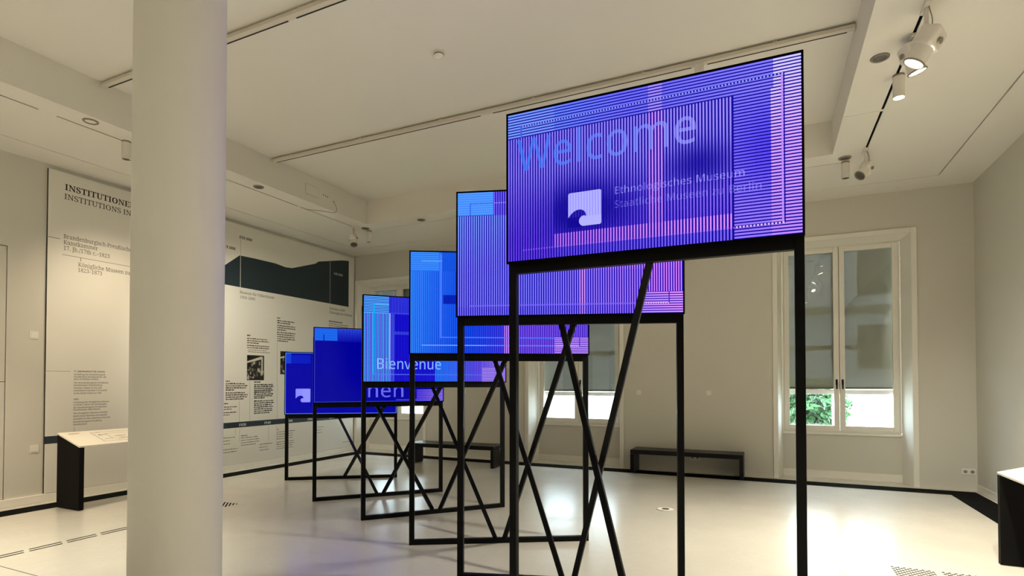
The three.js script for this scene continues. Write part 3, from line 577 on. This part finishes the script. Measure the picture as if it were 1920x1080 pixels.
// ---------------------------------------------------------------- ceiling fittings
{
  const g = thing('smoke_detector', 'small round smoke detector on the recessed ceiling', 'smoke detector', [-3.057, HR, -4.809]);
  mesh('base', new THREE.CylinderGeometry(0.055, 0.06, 0.02, 40).translate(0, -0.01, 0), M.plastic, g);
  mesh('cap', new THREE.LatheGeometry([[0, -0.062], [0.022, -0.06], [0.03, -0.05], [0.05, -0.04], [0.052, -0.022]].map(([a, b]) => new THREE.Vector2(a, b)), 40), M.plastic, g);
  mesh('sensor_gap', new THREE.TorusGeometry(0.05, 0.004, 8, 40).rotateX(Math.PI / 2).translate(0, -0.03, 0), M.groove, g);
}
function ceilingTrack(z, segs, label) {
  const g = thing('lighting_track', label, 'lighting track', [0, HR - 0.0015, z], 0, 'lighting tracks on the recessed ceiling');
  mesh('channel', span(XIL + 0.02, XIR - 0.01, -0.06, -0.022, -0.034, 0.034, 0.004), M.trackBeige, g);
  for (let x = XIL + 0.4; x < XIR; x += 1.3) mesh('clip', span(x - 0.02, x + 0.02, -0.022, 0, -0.02, 0.02), M.trackBeige, g);
  for (const [a, b] of segs) mesh('slot', span(a, b, -0.062, -0.05, -0.033, -0.018), M.groove, g);
}
ceilingTrack(-3.70, [[-6.75, -4.0], [-3.9, 0.7]], 'lighting track passing behind the column, near the smoke detector');
ceilingTrack(-6.06, [[-6.75, -3.25], [-3.08, -0.72], [-0.56, 0.7]], 'lighting track above the Welcome screen');
ceilingTrack(-1.34, [[-6.75, 0.7]], 'lighting track above the column'); ceilingTrack(1.02, [[-6.75, 0.7]], 'lighting track farthest from the windows');
{
  const g = thing('track_feed', 'white feed box hanging from the track above the Welcome screen', 'feed box', [-0.64, HR - 0.06, -6.06]);
  mesh('body', span(-0.045, 0.045, -0.16, 0, -0.03, 0.03, 0.006), M.lampWhite, g); mesh('end_cap', span(-0.046, 0.046, -0.172, -0.16, -0.031, 0.031, 0.004), M.lampGrey, g);
}
function ringLight(x, z, lit, label, off = M.lensOff) {
  const g = thing('recessed_downlight', label, 'ceiling light', [x, HC, z], 0, 'recessed ceiling lights');
  mesh('ring', new THREE.TorusGeometry(0.066, 0.011, 10, 48).rotateX(Math.PI / 2).translate(0, -0.004, 0), M.lampGrey, g);
  mesh('lens', new THREE.CylinderGeometry(0.058, 0.058, 0.004, 40).translate(0, -0.002, 0), lit ? M.glow : off, g);
  if (lit) { const p = new THREE.SpotLight(LAMP_NEUTRAL, 14 * LAMP_POWER, 0, 0.9, 0.7, 2); p.position.set(0, -0.02, 0); p.target.position.set(0, -3, 0); p.castShadow = true; p.shadow.radius = 3; g.add(p, p.target); }
}
ringLight(0.939, -5.94, false, 'unlit round recessed light near the pair of lit spotlights'); ringLight(0.929, -8.425, false, 'unlit round recessed light beside the last spotlight over the bare wall side');
ringLight(-6.946, -3.647, false, 'round recessed light with a pale reflector above the timeline board title', M.lampWhite); ringLight(-6.982, -5.956, false, 'unlit round recessed light above the dark chart of the timeline board');
ringLight(-5.721, -8.425, false, 'unlit round recessed light over the back soffit'); ringLight(-7.018, -8.444, false, 'unlit round recessed light in the ceiling corner over the timeline board end');

function cylinderLight(x, z, lit, label) {
  const g = thing('cylinder_downlight', label, 'ceiling light', [x, HC, z], 0, 'cylindrical ceiling lights');
  mesh('mount', new THREE.CylinderGeometry(0.05, 0.05, 0.02, 32).translate(0, -0.01, 0), M.lampGrey, g);
  mesh('body', new THREE.CylinderGeometry(0.05, 0.05, 0.2, 40, 1, true).translate(0, -0.12, 0), M.lampWhite, g);
  mesh('rim', new THREE.TorusGeometry(0.048, 0.004, 8, 40).rotateX(Math.PI / 2).translate(0, -0.22, 0), M.lampWhite, g);
  mesh('lens', new THREE.CylinderGeometry(0.046, 0.046, 0.004, 32).translate(0, -0.212, 0), lit ? M.glow : M.lensOff, g);
  if (lit) { const p = new THREE.SpotLight(LAMP_WARM, 22 * LAMP_POWER, 0, 0.8, 0.7, 2); p.position.set(0, -0.235, 0); p.target.position.set(0, -3, 0); p.castShadow = true; p.shadow.radius = 2.5; g.add(p, p.target); }
}
cylinderLight(1.154, -6.359, true, 'lit white cylinder lamp hanging beside the pair of spotlights'); cylinderLight(0.953, -8.593, false, 'unlit white cylinder lamp beside the last spotlight over the bare wall side');
cylinderLight(-7.076, -8.625, false, 'unlit white cylinder lamp in the ceiling corner over the timeline board end'); cylinderLight(-7.136, -4.143, false, 'unlit white cylinder lamp above the title of the timeline board');

// adjustable spotlight: adapter, arm, tilting head
function spotlight(x, y, z, target, power, label, o = {}) {
  const g = thing('track_spotlight', label, 'spotlight', [x, y, z], 0, 'track spotlights');
  const arm = o.arm ?? 0.2;
  mesh('adapter', span(-0.022, 0.022, -0.03, 0, -0.09, 0.09, 0.006), M.lampWhite, g);
  mesh('arm', span(-0.014, 0.014, -arm, -0.03, -0.022, 0.022, 0.005), M.lampWhite, g);
  mesh('cable', tube([[0.012, -0.03, 0.03], [0.03, -arm * 0.6, 0.045], [0.02, -arm + 0.01, 0.03]], 0.004), M.lampGrey, g);
  const head = new THREE.Group(); head.name = 'head'; head.position.set(0, -arm - 0.045, 0); head.scale.setScalar(o.size ?? 1); g.add(head);
  const to = new THREE.Vector3(...target).sub(V(x, y - arm - 0.045, z)).normalize();
  head.quaternion.setFromUnitVectors(V(0, 0, 1), to);
  mesh('casing', mergeGeometries([new RoundedBoxGeometry(0.13, 0.15, 0.13, 3, 0.025).translate(0, 0, -0.03), new THREE.CylinderGeometry(0.062, 0.062, 0.1, 40, 1, true).rotateX(Math.PI / 2).translate(0, 0, 0.08)]), M.lampWhite, head);
  mesh('rim', new THREE.TorusGeometry(0.062, 0.006, 10, 40).translate(0, 0, 0.13), M.lampGrey, head);
  mesh('lens', new THREE.CylinderGeometry(0.058, 0.058, 0.004, 36).rotateX(Math.PI / 2).translate(0, 0, 0.115), power ? M.glow : M.lensOff, head);
  mesh('back_knob', new THREE.CylinderGeometry(0.02, 0.02, 0.16, 20).rotateZ(Math.PI / 2).translate(0, 0, -0.02), M.lampGrey, head);
  if (power) {
    const p = new THREE.SpotLight(o.color ?? LAMP_WARM, power * LAMP_POWER, 0, o.angle ?? 0.6, 0.8, 2); p.position.set(0, 0, 0.145); p.target.position.set(0, 0, 2); p.castShadow = true; p.shadow.radius = o.soft ?? 4; head.add(p, p.target);
  }
}
const RX = 1.139, LX = -7.159;
spotlight(RX, HC, -5.26, [-1.4, 0, -5.6], 26, 'large lit spotlight hung lowest in the pair by the bare side wall', { angle: 0.75, color: LAMP_NEUTRAL, arm: 0.26, size: 1.2, soft: 8 });
spotlight(RX, HC, -5.72, [2.3, 0.2, -6.3], 24, 'lit spotlight turned to the bare side wall', { angle: 0.65, arm: 0.11, size: 1.1 });
spotlight(RX, HC, -8.25, [-2, 0.4, -6], 0, 'unlit spotlight at the window end of the slot by the bare side wall');
spotlight(LX, HC, -8.28, [-5.6, 0.6, -6.8], 0, 'unlit spotlight hanging in the ceiling corner over the timeline board end');
// lamps hidden behind the column, then unseen ones added to brighten the room
spotlight(LX, HC, -4.55, [XL, 0.7, -5.3], 7, 'lit spotlight hidden behind the column, aimed at the board title', { angle: 0.95, color: new THREE.Color(1, 0.83, 0.60) });
spotlight(LX, HC, -5.2, [XL, 1.0, -7.8], 11, 'lit spotlight hidden behind the column, aimed at the dark chart', { angle: 0.85, color: LAMP_NEUTRAL });
spotlight(LX, HC, -1.6, [-7.3, 0, -2.6], 26, 'added unseen spotlight over the flush door', { angle: 0.7, color: new THREE.Color(1, 0.83, 0.60) });  // added out of view to warm the floor near the door
[[RX, -3.2, 2.9, -6.6, 34, 'near the sloping table by the bare wall'], [RX, -0.8, 0.5, -1.2, 30, 'near the middle of the bare side wall'], [RX, 1.8, 0.6, 2.0, 34, 'at the far end of the bare side wall'], [LX, 1.2, -6.6, 0.8, 34, 'beyond the flush door']].forEach(([x, z, tx, tz, p, where]) => spotlight(x, HC, z, [tx, 0, tz], p, `added unseen spotlight on the ceiling slot ${where}`, { angle: 0.7, color: LAMP_NEUTRAL }));  // slot lamps added out of view for wall light and floor bounce
[[-5.2, -1.34, -5.7, -1.9, 34, 'between the column and the flush door'], [-0.9, -1.34, -0.4, -1.4, 34, 'between the column and the bare side wall'], [-5.0, 1.02, -5.0, 1.2, 40, 'on the door side of the last track'], [-1.0, 1.02, -1.2, 1.4, 40, 'on the bare wall side of the last track']].forEach(([x, z, tx, tz, p, where]) => spotlight(x, HR - 0.06, z, [tx, 0, tz], p, `added unseen spotlight on the recessed ceiling ${where}`, { angle: 0.6, color: LAMP_NEUTRAL }));  // unseen fill lamps, added for the general ambient light

// fittings on the inner face of the left soffit
{
  const h = thing('access_hatch', 'flush square access hatch on the inner soffit face', 'hatch', [XIL, 4.755, -6.875]);
  mesh('gap', span(0, 0.0015, -0.085, 0.085, -0.145, 0.145), M.lampGrey, h); mesh('lid', span(0, 0.004, -0.081, 0.081, -0.141, 0.141), M.ceiling, h);
  [[-7.12, 4.76], [-7.17, 4.755], [-7.22, 4.752], [-7.37, 4.72]].forEach(([z, y], k) => {
    const g = thing('ceiling_socket', ['tiny socket next to the access hatch', 'middle one of three tiny sockets beside the access hatch', 'tiny socket farthest from the hatch in the row of three', 'tiny socket with a cable looping to the lamp slot'][k], 'socket', [XIL, y, z], 0, 'tiny sockets on the soffit face');
    mesh('plate', span(0, 0.008, -0.022, 0.022, -0.018, 0.018, 0.002), M.plastic, g); mesh('jack', span(0.008, 0.012, -0.01, 0.01, -0.008, 0.008), M.lensOff, g);
  });
  const c = mesh('cable', tube([[XIL + 0.01, 4.71, -7.37], [XIL + 0.03, 4.60, -7.42], [XIL + 0.02, 4.54, -7.40], [XIL - 0.15, 4.542, -7.25], [LX, 4.543, -7.05]], 0.004, 40), M.lampGrey, scene);
  tag(c, 'thin grey cable looping over the soffit edge by the timeline board', 'cable');
}

renderer.render(scene, camera);
